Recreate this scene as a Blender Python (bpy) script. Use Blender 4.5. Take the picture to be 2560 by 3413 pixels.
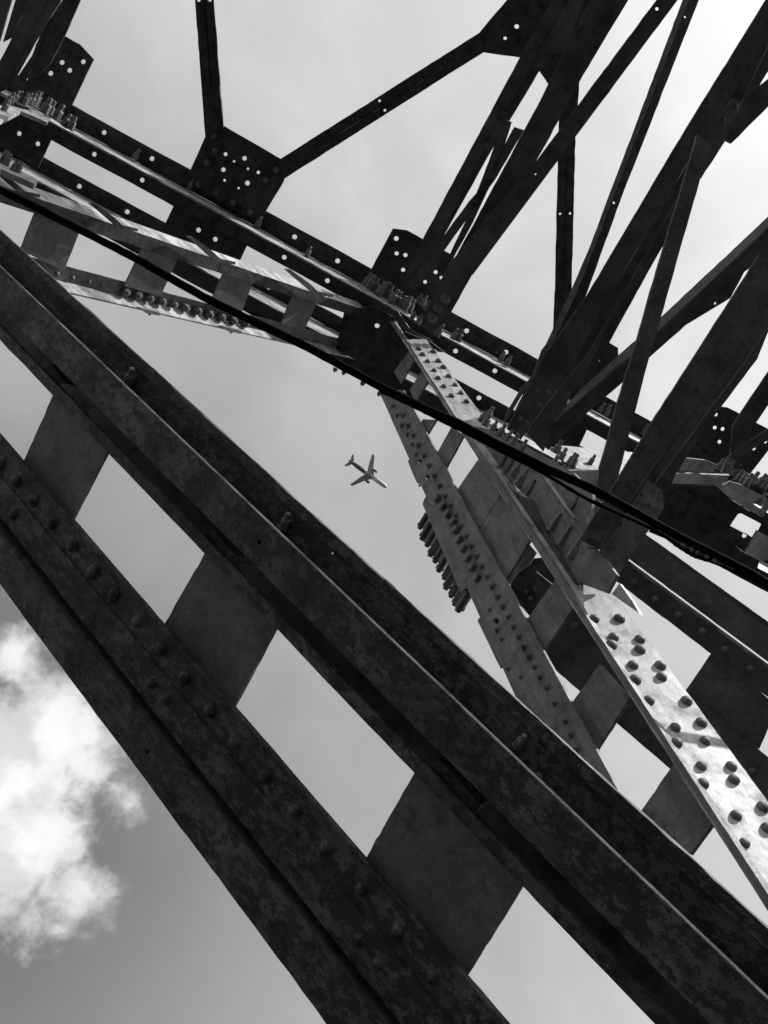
import bpy, bmesh, math, random
from mathutils import Vector, Matrix
from mathutils.geometry import tessellate_polygon
random.seed(7)
for o in list(bpy.data.objects): bpy.data.objects.remove(o)
V = Vector
SC = bpy.context.scene
COL = SC.collection

# ------------------------------------------------------------------ camera
# survey frame: origin at the lens, x right, y down, z along the view (metres)
F, CX, CY = 2562.0, 1280.0, 1706.5
UP = V((0.0, -0.38, 0.925)).normalized()
XB = V((0.886, 0.446, 0.123)).normalized()          # run of the upper chord
ex = (XB - UP * XB.dot(UP)).normalized()
ey = UP.cross(ex)
M = Matrix((ex, ey, UP))
C0 = V((0, 0, 1.6))
def W(v): return M @ v + C0

cam = bpy.data.cameras.new('camera')
cam.sensor_fit = 'HORIZONTAL'; cam.sensor_width = 36.0; cam.lens = 36.0 * F / 2560.0
cam.clip_start = 0.05; cam.clip_end = 20000
cam_o = bpy.data.objects.new('camera', cam); COL.objects.link(cam_o)
R3 = Matrix((M @ V((1, 0, 0)), M @ V((0, -1, 0)), M @ V((0, 0, -1)))).transposed()
cam_o.matrix_world = Matrix.Translation(C0) @ R3.to_4x4()
SC.camera = cam_o

# ------------------------------------------------------------------ sky and sun
SUN = (M @ V((0.72, -0.50, 0.50))).normalized()     # towards the sun
sun_el = math.asin(SUN.z); sun_az = math.atan2(SUN.x, SUN.y)
world = bpy.data.worlds.new('World'); SC.world = world; world.use_nodes = True
nt = world.node_tree; nt.nodes.clear()
def N(t, **k):
    n = nt.nodes.new(t)
    for a, b in k.items(): setattr(n, a, b)
    return n
def LK(a, b): nt.links.new(a, b)
def mth(op, a, b=None, c=None, clamp=False):
    n = N('ShaderNodeMath', operation=op); n.use_clamp = clamp
    for i, s in enumerate((a, b, c)):
        if s is None: continue
        if isinstance(s, (int, float)): n.inputs[i].default_value = s
        else: LK(s, n.inputs[i])
    return n.outputs[0]
def rng(v, a, b, c=0.0, d=1.0, smooth=True):
    n = N('ShaderNodeMapRange', interpolation_type='SMOOTHSTEP' if smooth else 'LINEAR')
    LK(v, n.inputs[0])
    for i, q in enumerate((a, b, c, d)): n.inputs[i + 1].default_value = q
    return n.outputs[0]
sky = N('ShaderNodeTexSky', sky_type='NISHITA'); sky.sun_disc = False
sky.sun_elevation = sun_el; sky.sun_rotation = sun_az
sky.air_density = 1.0; sky.dust_density = 1.8; sky.ozone_density = 1.0
sep = N('ShaderNodeSeparateColor'); LK(sky.outputs[0], sep.inputs[0])
# black and white film behind a red filter: the sky's red channel, plus a thin high veil of cloud
grey = mth('POWER', sep.outputs[0], 0.65)            # film shoulder
tc = N('ShaderNodeTexCoord')
def dirpx(x, y): return (M @ V(((x - CX) / F, (y - CY) / F, 1)).normalized())
def noise(scale, detail, rough=0.55, dist=0.0, off=(0, 0, 0)):
    mp = N('ShaderNodeMapping'); LK(tc.outputs['Generated'], mp.inputs[0]); mp.inputs['Location'].default_value = off
    n = N('ShaderNodeTexNoise'); LK(mp.outputs[0], n.inputs['Vector'])
    n.inputs['Scale'].default_value = scale; n.inputs['Detail'].default_value = detail
    n.inputs['Roughness'].default_value = rough; n.inputs['Distortion'].default_value = dist
    return n.outputs['Fac']
def away(x, y):
    n = N('ShaderNodeVectorMath', operation='DISTANCE'); LK(tc.outputs['Generated'], n.inputs[0])
    n.inputs[1].default_value = dirpx(x, y)
    return n.outputs['Value']
lumps = None                                         # cumulus: lumps of cloud, direction and angular radius
for (x, y, r) in [(150, 2390, .066), (50, 2060, .016), (40, 2790, .088), (240, 2980, .045), (385, 2625, .030), (320, 2560, .040), (100, 3070, .024), (-130, 2600, .085), (-400, 2900, .12), (-500, 2300, .1), (60, 2190, .055), (180, 2480, .075), (20, 2620, .1), (230, 2360, .055), (120, 2560, .07)]:
    l = mth('SUBTRACT', r, away(x, y))
    lumps = l if lumps is None else mth('MAXIMUM', lumps, l)
cn = noise(11.0, 8, 0.58, 0.15, (3.1, 1.7, 0.4)); cn2 = noise(34, 6, 0.6, 0.1, (.3, 5, 2))
dens = mth('ADD', mth('ADD', mth('MULTIPLY', lumps, 17.0), mth('MULTIPLY', mth('SUBTRACT', cn, 0.5), 2.2)), mth('MULTIPLY', mth('SUBTRACT', cn2, .5), 1.6))
cum = rng(dens, -.2, 0.8)
shade = mth('MULTIPLY', rng(noise(14, 5, .55, 0, (1, 8, 2)), .38, .6, .74, 1.0), rng(dens, .2, 1.6, .86, 1.0))
veil = mth('MULTIPLY', mth('ADD', rng(away(-700, 2900), .2, .62, .1, .85), rng(away(-700, 2900), .6, 1.2, 0, .85, False)), rng(noise(5.5, 7, 0.55, 0.3, (0.2, 4.4, 1.1)), .3, .75, .86, 1.12))
v1 = mth('ADD', grey, mth('MULTIPLY', veil, 1.9))
v2 = N('ShaderNodeMix'); LK(cum, v2.inputs[0]); LK(v1, v2.inputs[2]); LK(mth('MULTIPLY', shade, 5.6), v2.inputs[3])
bg = N('ShaderNodeBackground'); bg.inputs[1].default_value = 0.15
LK(v2.outputs[0], bg.inputs[0])
LK(bg.outputs[0], N('ShaderNodeOutputWorld').inputs[0])

sun = bpy.data.lights.new('sun', 'SUN'); sun.energy = 4.5; sun.angle = math.radians(0.53); sun.color = (1, 1, 1)
sun_o = bpy.data.objects.new('sun', sun); COL.objects.link(sun_o); sun_o.location = (0, 0, 30)
sun_o.rotation_euler = SUN.to_track_quat('Z', 'Y').to_euler()
SC.view_settings.view_transform = 'Standard'; SC.view_settings.look = 'None'
SC.view_settings.exposure = 0.25; SC.view_settings.gamma = 1.0
SC.cycles.max_bounces = 6

# ------------------------------------------------------------------ materials (the photograph is monochrome: neutral greys)
def material(name, lo, hi, rough=0.62, scale=6.0, rust=0.5, bump=0.25, streak=False, spec=0.35, rustcol=None, axis=None, grain=.3, crust=0.0):
    m = bpy.data.materials.new(name); m.use_nodes = True
    t = m.node_tree; b = t.nodes['Principled BSDF']
    g = t.nodes.new('ShaderNodeNewGeometry')
    src = g.outputs['Position']
    if axis is not None:                              # stretch the wear along the member
        a0 = (M @ axis).normalized(); b0 = a0.cross(V((0, 0, 1))).normalized(); c0 = a0.cross(b0)
        cb_ = t.nodes.new('ShaderNodeCombineXYZ')
        for i, (vv, k) in enumerate(((a0, grain), (b0, 1.0), (c0, 1.0))):
            dt = t.nodes.new('ShaderNodeVectorMath'); dt.operation = 'DOT_PRODUCT'
            t.links.new(src, dt.inputs[0]); dt.inputs[1].default_value = vv * k
            t.links.new(dt.outputs['Value'], cb_.inputs[i])
        src = cb_.outputs[0]
    def nz(sc, det, ro, dis=0.0):
        n = t.nodes.new('ShaderNodeTexNoise'); t.links.new(src, n.inputs['Vector'])
        n.inputs['Scale'].default_value = sc; n.inputs['Detail'].default_value = det
        n.inputs['Roughness'].default_value = ro; n.inputs['Distortion'].default_value = dis
        return n.outputs['Fac']
    def rp(v, p):
        r = t.nodes.new('ShaderNodeValToRGB'); t.links.new(v, r.inputs[0])
        e = r.color_ramp.elements
        e[0].position, e[0].color = p[0][0], (p[0][1],) * 3 + (1,)
        e[1].position, e[1].color = p[1][0], (p[1][1],) * 3 + (1,)
        return r.outputs[0]
    def mx(f, a, c, mode='MIX'):
        n = t.nodes.new('ShaderNodeMix'); n.data_type = 'RGBA'; n.blend_type = mode
        if isinstance(f, float): n.inputs[0].default_value = f
        else: t.links.new(f, n.inputs[0])
        for s, i in ((a, 6), (c, 7)):
            if isinstance(s, float): n.inputs[i].default_value = (s, s, s, 1)
            else: t.links.new(s, n.inputs[i])
        return n.outputs[2]
    big = nz(scale, 4, 0.62, 0.0); fine = nz(scale * 9, 4, 0.7); mid = nz(scale * 2.2, 7, 0.72, 0.0)
    base = rp(big, ((0.32, lo), (0.68, hi)))
    base = mx(0.6, base, rp(fine, ((0.28, 0.35), (0.72, 1.0))), 'MULTIPLY')
    patch = rp(mid, ((0.5 - .05 + (0.6 - rust) * .4, 0.0), (0.5 + .13 + (0.6 - rust) * .4, 1.0)))
    base = mx(patch, base, rustcol if rustcol is not None else lo * 0.42)
    if crust:                                         # small hard-edged spots of bare rust
        cr_ = nz(scale * 6.5, 7, 0.78); cr2 = nz(scale * 1.6, 4, 0.65)
        m1 = t.nodes.new('ShaderNodeMath'); m1.operation = 'MULTIPLY'; t.links.new(cr2, m1.inputs[0]); m1.inputs[1].default_value = .65
        ad = t.nodes.new('ShaderNodeMath'); ad.operation = 'MULTIPLY_ADD'; t.links.new(cr_, ad.inputs[0]); ad.inputs[1].default_value = 1.35; t.links.new(m1.outputs[0], ad.inputs[2])
        spots = rp(ad.outputs[0], ((1.10 - crust * .2, 0.0), (1.15 - crust * .2, .85)))
        base = mx(spots, base, rustcol * .45)
        lite = rp(cr_, ((.55, 0.0), (.66, 1.0)))
        base = mx(lite, base, mx(1.0, base, 1.55, 'MULTIPLY'))
    if streak:
        mp = t.nodes.new('ShaderNodeMapping'); t.links.new(g.outputs['Position'], mp.inputs[0])
        mp.inputs['Scale'].default_value = (5, 5, .55)
        n = t.nodes.new('ShaderNodeTexNoise'); t.links.new(mp.outputs[0], n.inputs['Vector'])
        n.inputs['Scale'].default_value = 5; n.inputs['Detail'].default_value = 6; n.inputs['Roughness'].default_value = .65
        base = mx(0.55, base, rp(n.outputs['Fac'], ((0.36, .3), (0.55, 1.0))), 'MULTIPLY')
    t.links.new(base, b.inputs['Base Color'])
    rr = t.nodes.new('ShaderNodeMapRange'); t.links.new(mid, rr.inputs[0])
    rr.inputs[1].default_value = .3; rr.inputs[2].default_value = .7; rr.inputs[3].default_value = rough - .1; rr.inputs[4].default_value = min(1, rough + .2)
    t.links.new(rr.outputs[0], b.inputs['Roughness'])
    b.inputs['Specular IOR Level'].default_value = spec
    if bump:
        bp = t.nodes.new('ShaderNodeBump'); bp.inputs['Strength'].default_value = bump; bp.inputs['Distance'].default_value = 0.006
        t.links.new(mx(patch, rp(fine, ((.2, .4), (.8, 1.0))), 0.25), bp.inputs['Height'])
        t.links.new(bp.outputs[0], b.inputs['Normal'])
    return m
MAT = dict(
    near=material('weathered_near_steel', .06, .145, .6, 6, .56, .6, rustcol=.03, axis=V((-.683, -.583, .44)), grain=.75, crust=.55),
    plate=material('painted_plate_steel', .09, .17, .55, 5, .36, .3, rustcol=.045, crust=.3),
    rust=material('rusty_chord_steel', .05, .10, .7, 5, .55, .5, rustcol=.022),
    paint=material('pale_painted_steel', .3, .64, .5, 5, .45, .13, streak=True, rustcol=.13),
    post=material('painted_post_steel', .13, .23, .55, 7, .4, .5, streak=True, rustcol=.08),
    strut=material('dark_strut_steel', .055, .15, .55, 4, .45, .4, rustcol=.035),
    glint=material('patchy_lit_steel', .2, .78, .5, 9, .5, .4, rustcol=.08, axis=XB, grain=.4),  # broken sun glints painted into the base colour
    bolt=material('bolt_steel', .14, .26, .5, 30, .45, .2, rustcol=.07),
    rivet=material('rivet_steel', .12, .2, .55, 25, .45, .3, rustcol=.045),
    cable=material('black_cable_rubber', .004, .007, .8, 20, .3, 0, spec=.04, rustcol=.004),
    white=material('white_aircraft_skin', .75, .85, .3, .05, .2, 0, rustcol=.7),
    grey=material('grey_aircraft_paint', .42, .5, .35, .08, .3, 0, rustcol=.4),
    dark=material('dark_aircraft_skin', .14, .18, .35, .1, .3, 0, rustcol=.12),
)

# ------------------------------------------------------------------ helpers
def ray(p): return V(((p[0] - CX) / F, (p[1] - CY) / F, 1.0))
def P(x, y, z): return ray((x, y)) * z
def crop(ox, oy, s):
    return lambda *p: [(ox + x / s, oy + y / s) for x, y in p]
c1 = crop(0, 0, 1.659); c2 = crop(900, 0, 1.8433); c3 = crop(1700, 0, 1.843); c4 = crop(1100, 700, 2.074)
c5 = crop(1700, 1000, 1.929); c6 = crop(1300, 1500, 1.3167); cL = crop(0, 700, 1.276); cM = crop(0, 1900, 1.276)
cN = crop(1000, 2100, 1.0635); cO = crop(500, 1700, 1.659)
t0 = crop(0, 0, 3.318); t1 = crop(1600, 1300, 2.765); t2 = crop(1350, 1500, 3.016); t3 = crop(2060, 1300, 3.16)
def vdir(x, y, s=1): return (ray((x, y)) * s).normalized()
class Plane:
    def __init__(s, p, d1, d2):
        n = d1.cross(d2).normalized()
        if n.dot(p) < 0: n = -n
        s.p, s.n = p, n
    def off(s, d):
        q = Plane.__new__(Plane); q.p = s.p + s.n * d; q.n = s.n; return q
    def hit(s, px):
        r = ray(px); return r * (s.n.dot(s.p) / s.n.dot(r))
def plane2(a, b, d):                                  # plane through two surveyed points and a direction
    A, B = P(*a), P(*b)
    return Plane(A, (B - A).normalized(), d)
def thing(name, label, cat, at, group=None):
    if name == 'diagonal_girder': group = 'diagonal girders of the truss'
    o = bpy.data.objects.new(name, None); COL.objects.link(o)
    o.location = W(at); o.empty_display_size = 0.1
    o['label'] = label; o['category'] = cat
    if group: o['group'] = group
    bpy.context.view_layer.update() if False else None
    return o
def link_mesh(name, verts, faces, mat, parent, smooth=False):
    me = bpy.data.meshes.new(name)
    base = parent.location if parent and parent.parent is None else (parent.location + parent.parent.location if parent else V((0, 0, 0)))
    me.from_pydata([tuple(W(v) - base) for v in verts], [], faces)
    me.materials.append(MAT[mat])
    bm = bmesh.new(); bm.from_mesh(me); bmesh.ops.recalc_face_normals(bm, faces=bm.faces); bm.to_mesh(me); bm.free()
    if smooth: me.polygons.foreach_set('use_smooth', [True] * len(me.polygons))
    o = bpy.data.objects.new(name, me); COL.objects.link(o)
    if parent: o.parent = parent
    return o
def rough_edge(pts, jit, seg=26):
    out = []
    for i, a in enumerate(pts):
        b = pts[(i + 1) % len(pts)]
        L = math.hypot(b[0] - a[0], b[1] - a[1]); n = max(1, min(60, int(L / seg)))
        nx, ny = (-(b[1] - a[1]) / L, (b[0] - a[0]) / L) if L > 1e-6 else (0, 0)
        out.append(a)
        for k in range(1, n):
            j = random.gauss(0, jit); f = (k + random.uniform(-.3, .3)) / n
            out.append((a[0] + (b[0] - a[0]) * f + nx * j, a[1] + (b[1] - a[1]) * f + ny * j))
    return out
def plate(name, parent, pts, pl, t, mat, holes=(), jit=0.5, d=0.0):
    q = pl.off(d) if d else pl
    if jit: pts = rough_edge(pts, jit)
    loops = [[q.hit(p) for p in pts]]
    for (hx, hy, hr) in holes:
        loops.append([q.hit((hx + hr * math.cos(a * math.pi / 5), hy + hr * math.sin(a * math.pi / 5))) for a in range(10)])
    u = loops[0][1] - loops[0][0]
    u = (u - q.n * u.dot(q.n)).normalized(); w = q.n.cross(u)
    flat = [[V((v.dot(u), v.dot(w), 0)) for v in lp] for lp in loops]
    tris = tessellate_polygon(flat)
    front = [v for lp in loops for v in lp]; n = len(front)
    verts = front + [v + q.n * t for v in front]
    faces = [tuple(x) for x in tris] + [(a + n, c + n, b + n) for a, b, c in tris]
    k = 0
    for lp in loops:
        m = len(lp)
        for i in range(m): faces.append((k + i, k + (i + 1) % m, k + (i + 1) % m + n, k + i + n))
        k += m
    return link_mesh(name, verts, faces, mat, parent)
def wall(name, parent, a, b, pl, h, t, mat, d=0.0, side=None):   # plate standing on edge a-b, running away from the plane
    q = pl.off(d)
    A, B = q.hit(a), q.hit(b)
    s = (B - A).normalized().cross(q.n)
    if side is not None and s.dot(side) < 0: s = -s
    vs = [A, B, B + q.n * h, A + q.n * h]
    vs += [v + s * t for v in vs]
    return link_mesh(name, vs, [(0, 1, 2, 3), (4, 5, 6, 7), (0, 1, 5, 4), (1, 2, 6, 5), (2, 3, 7, 6), (3, 0, 4, 7)], mat, parent)
def hexa(name, parent, vs, mat):
    return link_mesh(name, vs, [(0, 1, 2, 3), (4, 5, 6, 7), (0, 1, 5, 4), (1, 2, 6, 5), (2, 3, 7, 6), (3, 0, 4, 7)], mat, parent)
# shared small hardware
def lathe_mesh(name, prof, seg, mat, hexn=()):
    vs, fs = [], []
    for i, (r, z) in enumerate(prof):
        for k in range(seg):
            a = 2 * math.pi * k / seg
            vs.append((r * math.cos(a), r * math.sin(a), z))
    for i in range(len(prof) - 1):
        for k in range(seg):
            fs.append((i * seg + k, i * seg + (k + 1) % seg, (i + 1) * seg + (k + 1) % seg, (i + 1) * seg + k))
    fs.append(tuple(range((len(prof) - 1) * seg, len(prof) * seg)))
    me = bpy.data.meshes.new(name); me.from_pydata(vs, [], fs); me.materials.append(MAT[mat]); return me
def smooth(me): me.polygons.foreach_set('use_smooth', [True] * len(me.polygons)); return me
DOME = smooth(lathe_mesh('rivet', [(1.0, -.05), (.97, .18), (.82, .46), (.5, .68), (.12, .77)], 12, 'rivet'))
CONE = smooth(lathe_mesh('rivet_pointed', [(1.0, -.05), (.95, .2), (.62, .75), (.2, 1.15)], 10, 'rivet'))
DOMEN = smooth(lathe_mesh('rivet_near', [(1.0, -.05), (.97, .18), (.82, .46), (.5, .68), (.12, .77)], 12, 'near'))
DOMEH = smooth(lathe_mesh('rivet_high', [(1.0, -.05), (.98, .3), (.85, .62), (.55, .88), (.15, .97)], 12, 'rivet'))
CONEP = smooth(lathe_mesh('rivet_painted', [(1.0, -.05), (.95, .2), (.62, .75), (.2, 1.15)], 10, 'post'))
HEXH = lathe_mesh('hex_head', [(1.0, -.2), (1.0, .8), (.84, 1.0)], 6, 'post')
NUT = lathe_mesh('nut', [(1.0, -.2), (1.0, .9), (.86, 1.05), (.55, 1.06), (.55, 1.5), (.4, 1.6)], 6, 'bolt')
BOLT = lathe_mesh('bolt', [(1.25, -.1), (1.25, .12), (1.0, .12), (1.0, 2.1), (.86, 2.3), (.6, 2.3), (.6, 3.7), (.48, 3.85)], 6, 'bolt')
LONG = lathe_mesh('long_bolt', [(1.0, -.2), (1.0, 3.0), (1.12, 3.0), (1.12, 3.9), (.7, 4.0), (.7, 4.5), (.55, 4.6)], 6, 'strut')
def put(me, name, parent, pos, axis, r):
    o = bpy.data.objects.new(name, me); COL.objects.link(o); o.parent = parent
    base = parent.location if parent.parent is None else parent.location + parent.parent.location
    z = (M @ axis).normalized()
    qt = z.to_track_quat('Z', 'Y')
    o.matrix_local = Matrix.Translation(W(pos) - base) @ qt.to_matrix().to_4x4() @ Matrix.Rotation(random.random() * 6.28, 4, 'Z') @ Matrix.Diagonal((r, r, r, 1))
    return o
def rivets(parent, pts, pl, rpx, me=None, name='rivet', d=0.0, axis=None):
    me = me or DOME
    for p in pts:
        q = pl.off(d).hit(p)
        put(me, name, parent, q, axis or -pl.n, rpx / F * q.z * random.uniform(.92, 1.06))
YM = V((-.49, .861, .131)).normalized()              # across the bridge, towards the camera's left
def bolts(parent, pts, pl, rpx, axis=None, me=None, name='bolt', d=0.0):
    for p in pts:
        q = pl.off(d).hit(p)
        ax = (axis or -YM) + V((random.gauss(0, .05), random.gauss(0, .05), random.gauss(0, .05)))
        put(me or BOLT, name, parent, q, ax, rpx / F * q.z * random.uniform(.9, 1.1))
def lin(b, m): return lambda x: b + m * x
def strip(l1, l2, xa, xb, ymax=3800):
    e = lambda l: min(xb, next((x for x in range(int(xa), int(xb) + 10, 10) if l(x) > ymax), xb))
    r1, r2 = e(l1), e(l2)
    return [(xa, l1(xa)), (r1, l1(r1)), (r2, l2(r2)), (xa, l2(xa))]
def thru(p, vp):                                      # image line through a point and a vanishing point
    m = (vp[1] - p[1]) / (vp[0] - p[0])
    return lambda x: p[1] + m * (x - p[0])

# ------------------------------------------------------------------ ground
def ground():
    me = bpy.data.meshes.new('ground'); s = 4000
    me.from_pydata([(-s, -s, 0), (s, -s, 0), (s, s, 0), (-s, s, 0)], [], [(0, 1, 2, 3)])
    MAT['ground'] = material('gravel_ground', .028, .05, .95, 1.2, .4, .4, rustcol=.025)
    me.materials.append(MAT['ground'])
    o = bpy.data.objects.new('ground', me); COL.objects.link(o); o['kind'] = 'structure'
    o['label'] = 'dark gravel ground under the bridge'
ground()

# ================================================================== B upper chord
VPB = (1280 + 18518, 1706.5 + 9322)
VB = V((.03, -.45, .89)); VB = (VB - XB * VB.dot(XB)).normalized()
YB = VB.cross(XB).normalized()
N1 = P(1312, 1065, 7.0)
pB = Plane(N1, XB, YB)                                # level of the lower flanges
pBt = pB.off(.42)                                     # level of the upper flanges
b1, b2, b3, b4 = lin(219, .546), lin(290, .546), lin(312, .546), lin(374, .541)
b5, b6, b7, b8 = lin(447, .537), lin(503, .537), lin(536, .537), lin(600, .537)
chord = thing('chord_beam', 'long rusty twin-channel chord beam with punched holes running from upper left to right', 'beam', P(1312, 1000, 7.1))
H = 8.5
def hl(pts, r=H): return [(x, y, r) for x, y in pts]
hu = hl(c1((575, 732), (840, 877), (1629, 1310)) + c2((415, 1603), (1208, 2033), (1450, 2164)))
plate('flange', chord, strip(b1, b2, -300, 2900), pBt, .014, 'rust', hu, jit=.6)
hw = hl(c1((520, 853), (785, 996), (1571, 1423)) + c2((352, 1725),) + c4((1140, 1113), (868, 976)))
plate('flange', chord, strip(b3, b4, -300, 2900), pB, .014, 'rust', hw, jit=.6)
def webwall(top, bot, ptop, pbot, x0, x1, name, par, mat):
    a, b = pbot.hit((x0, bot(x0))), pbot.hit((x1, bot(x1)))
    c, e = ptop.hit((x1, top(x1))), ptop.hit((x0, top(x0)))
    n = (b - a).cross(c - a).normalized()
    if n.dot(YB) < 0: n = -n
    vs = [a, b, c, e]; vs += [v + n * .012 for v in vs]
    return hexa(name, par, vs, mat)
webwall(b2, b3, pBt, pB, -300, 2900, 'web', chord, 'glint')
hL = hl(c1((438, 1030), (703, 1171), (1487, 1588)) + c4((1030, 1300),) + t3((768, 1072), (906, 1138), (1333, 1534)))
plate('flange', chord, strip(b5, b6, -300, 2900), pBt, .014, 'rust', hL, jit=.6)
plate('flange', chord, strip(b7, b8, -300, 2900), pB, .014, 'rust', jit=.6)
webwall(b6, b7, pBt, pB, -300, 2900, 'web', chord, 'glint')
for xa, xb, hs in ((-300, 165, c1((105, 738), (208, 795))), (573, 818, c1((1097, 1272), (1190, 1323))), (1165, 1450, c4((325, 800),)), (1738, 1952, ()), (2172, 2440, ()), (2534, 2900, ())):
    sl = .27
    f = lambda l, x, dy: (x - dy * .52, l(x) + dy)
    top = -18; bot = 24
    pts = [(xa + 14, b4(xa) + top), (xb + 14, b4(xb) + top), (xb - 38, b5(xb) + bot), (xa - 38, b5(xa) + bot)]
    plate('tie_plate', chord, pts, pB.off(.03), .012, 'rust', hl(hs))
# gusset plates of the chord, in the plane of the lateral bracing
pG = pBt.off(-.035)
plate('gusset_plate', chord, t0((722, 400), (880, 488), (1036, 655), (795, 1160), (300, 900), (400, 480)), pG, .012, 'rust', hl(t0((685, 690), (920, 682), (770, 777), (560, 810))))
g1 = c1((1135, 755), (1185, 690), (1240, 697), (1555, 880), (1572, 995), (1468, 1172), (1440, 1235), (1000, 1005), (1050, 945))
gp1 = plate('gusset_plate', chord, g1, pG, .012, 'rust', [(p[0], p[1], r / 1.659) for p, r in zip(c1((1247, 852), (1352, 875), (1294, 892), (1235, 938), (1371, 933), (1428, 953), (1242, 997), (1368, 1012), (1319, 1040)), (11, 13, 7, 13, 7, 10, 8, 14, 7))])
rivets(gp1, c1((1185, 750), (1190, 835), (1150, 900), (1470, 995), (1530, 940), (1290, 1120), (1385, 1172), (1195, 1068), (1100, 1020)), pG, 11, NUT, 'bolt_head')
plate('gusset_plate', chord, c2((755, 1404), (840, 1414), (1130, 1572), (985, 1880), (600, 1690)), pG, .012, 'rust', [(p[0], p[1], r / 1.8433) for p, r in zip(c2((776, 1465), (778, 1557), (832, 1567), (818, 1658), (1018, 1672), (953, 1732), (1052, 1706)), (15, 13, 13, 13, 13, 12, 11))])
plate('gusset_plate', chord, c5((600, 250), (695, 308), (700, 420), (480, 660), (300, 620), (420, 420)), pG, .012, 'rust', hl(c5((565, 388), (497, 453)), 6.5))
plate('gusset_plate', chord, t3((1065, 172), (1160, 186), (1580, 408), (1640, 440), (1640, 560), (1390, 885), (700, 720), (850, 420)), pG, .012, 'rust', hl(t3((1031, 258), (1021, 397), (1103, 411), (1070, 546), (1433, 616), (1554, 543)), 6.8))
gt = c3((-450, -200), (-225, 195), (-198, 322)) + c2((1535, 352),) + c3((180, 435), (235, 515), (330, 560), (450, 330), (620, 0), (700, -200))
plate('gusset_plate', chord, c2((1610, -180), (1455, 0), (1290, 195), (1318, 322), (1535, 352)) + c3((180, 435), (235, 515), (330, 540), (450, 300), (600, 0), (700, -180)), pG, .012, 'rust', hl(c2((1516, 162),), 8) + hl(c2((1445, 234),), 6))
# bolts standing out of the lit webs
wu = Plane(pB.hit((1312, b3(1312))), XB, VB)
for p in c1((740, 880), (1045, 1045), (1420, 1255)) + c2((225, 1575),) + c4((1140, 990), (1175, 1040), (1215, 1075)) + t1((1095, 205), (1150, 235), (1435, 350), (1500, 410)):
    bolts(chord, [p], wu, 9.5)
bolts(chord, c4((240, 520), (265, 545), (300, 560), (330, 585), (362, 590), (395, 610), (420, 640), (455, 650), (480, 670), (510, 690), (545, 700)), wu, 12, d=-.06)
bolts(chord, c4((600, 640), (630, 660), (655, 690), (560, 760), (600, 790)), wu, 9, d=-.1)
bolts(chord, c4((735, 870), (845, 890), (880, 905)), wu, 11, d=-.05)
plate('splice_plate', chord, c4((300, 630), (470, 700), (560, 830), (710, 905), (690, 935), (530, 865), (430, 750), (290, 665)), pB.off(-.10), .02, 'post')
plate('splice_plate', chord, c4((520, 840), (700, 915), (795, 985), (745, 980), (560, 910)), pB.off(-.16), .02, 'rust')
# top-left joint of the chord
wl = wu.off(-.06)
bolts(chord, t0((255, 1150), (300, 1150), (335, 1150), (370, 1150), (400, 1150)), wl, 11)
bolts(chord, t0((60, 1180), (110, 1140), (150, 1120), (190, 1120), (40, 1220)), wl, 10)
bolts(chord, t0((480, 1250), (530, 1260), (610, 1320), (770, 1430), (700, 1390)), wl, 13)
plate('splice_plate', chord, t0((60, 1150), (560, 1290), (520, 1350), (230, 1225), (0, 1340), (-100, 1330), (-100, 1180)), wl, .03, 'paint')
plate('splice_plate', chord, t0((-100, 1790), (110, 1810), (420, 1990), (380, 2030), (20, 1870), (-100, 1850)), wl.off(-.25), .03, 'paint')
bolts(chord, t0((20, 1790), (60, 1820), (140, 1880), (190, 1900)), wl.off(-.25), 10)

# ================================================================== D left diagonal
VPD = (2742, 1555)
dD = vdir(*VPD)
pD = Plane(P(*c2((500, 1900))[0], 6.75), dD, YM)
dl = lambda p: thru(c1(p)[0], VPD)
d1, d2, d3, d4, d5, d6 = dl((300, 1075)), dl((300, 1128)), dl((300, 1215)), dl((360, 1472)), dl((650, 1630)), dl((900, 1735))
diag = thing('diagonal_girder', 'slender riveted diagonal with scalloped nut row dropping left from the chord joint', 'girder', P(300, 800, 4.6))
wD = Plane(pD.hit((600, d1(600))), dD, VB)
def webstrip(name, par, la, lb, x0, x1, pa, dz, mat, t=.012, side=None):
    # web plate: near edge la on plane pa, far edge lb on the plane dz further away
    q = pa.off(dz)
    a, b, c, e = pa.hit((x0, la(x0))), pa.hit((x1, la(x1))), q.hit((x1, lb(x1))), q.hit((x0, lb(x0)))
    n = (b - a).cross(c - a).normalized()
    if n.dot(a) < 0: n = -n
    vs = [a, b, c, e]; vs += [v + n * t for v in vs]
    return hexa(name, par, vs, mat)
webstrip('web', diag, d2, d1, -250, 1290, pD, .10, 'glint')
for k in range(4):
    plate('lacing_bar', diag, c1(*[(x - 300 + 540 * k, y - 112 + 190 * k - 2 * k * k) for x, y in ((255, 1048), (285, 1050), (390, 1125), (440, 1172), (525, 1190), (520, 1204), (415, 1188))]), pD.off(-.03), .012, 'rust')  # dark bars laid across the bright web strip
plate('flange', diag, strip(d2, d3, -250, 1330), pD, .014, 'rust')
fl4 = plate('flange', diag, strip(d4, d5, 60, 1330), pD.off(.05), .014, 'plate')
webstrip('web', diag, d6, d5, 60, 1300, pD.off(-.03), .08, 'glint')
for q in (c1((200, 1165), (445, 1265), (355, 1500), (115, 1385)), c1((795, 1360), (988, 1420), (888, 1640), (690, 1580)), c1((1255, 1470), (1412, 1530), (1335, 1730), (1160, 1690)), c2((158, 1780), (302, 1830), (215, 2020), (70, 1990))):
    plate('batten_plate', diag, q, pD.off(.02), .012, 'plate')
plate('end_plate', diag, c4((100, 690), (300, 660), (440, 740), (570, 960), (480, 1195), (270, 1070), (0, 960), (60, 870)), pB.off(-.2), .015, 'rust', hl(c4((325, 800),)))
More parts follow.
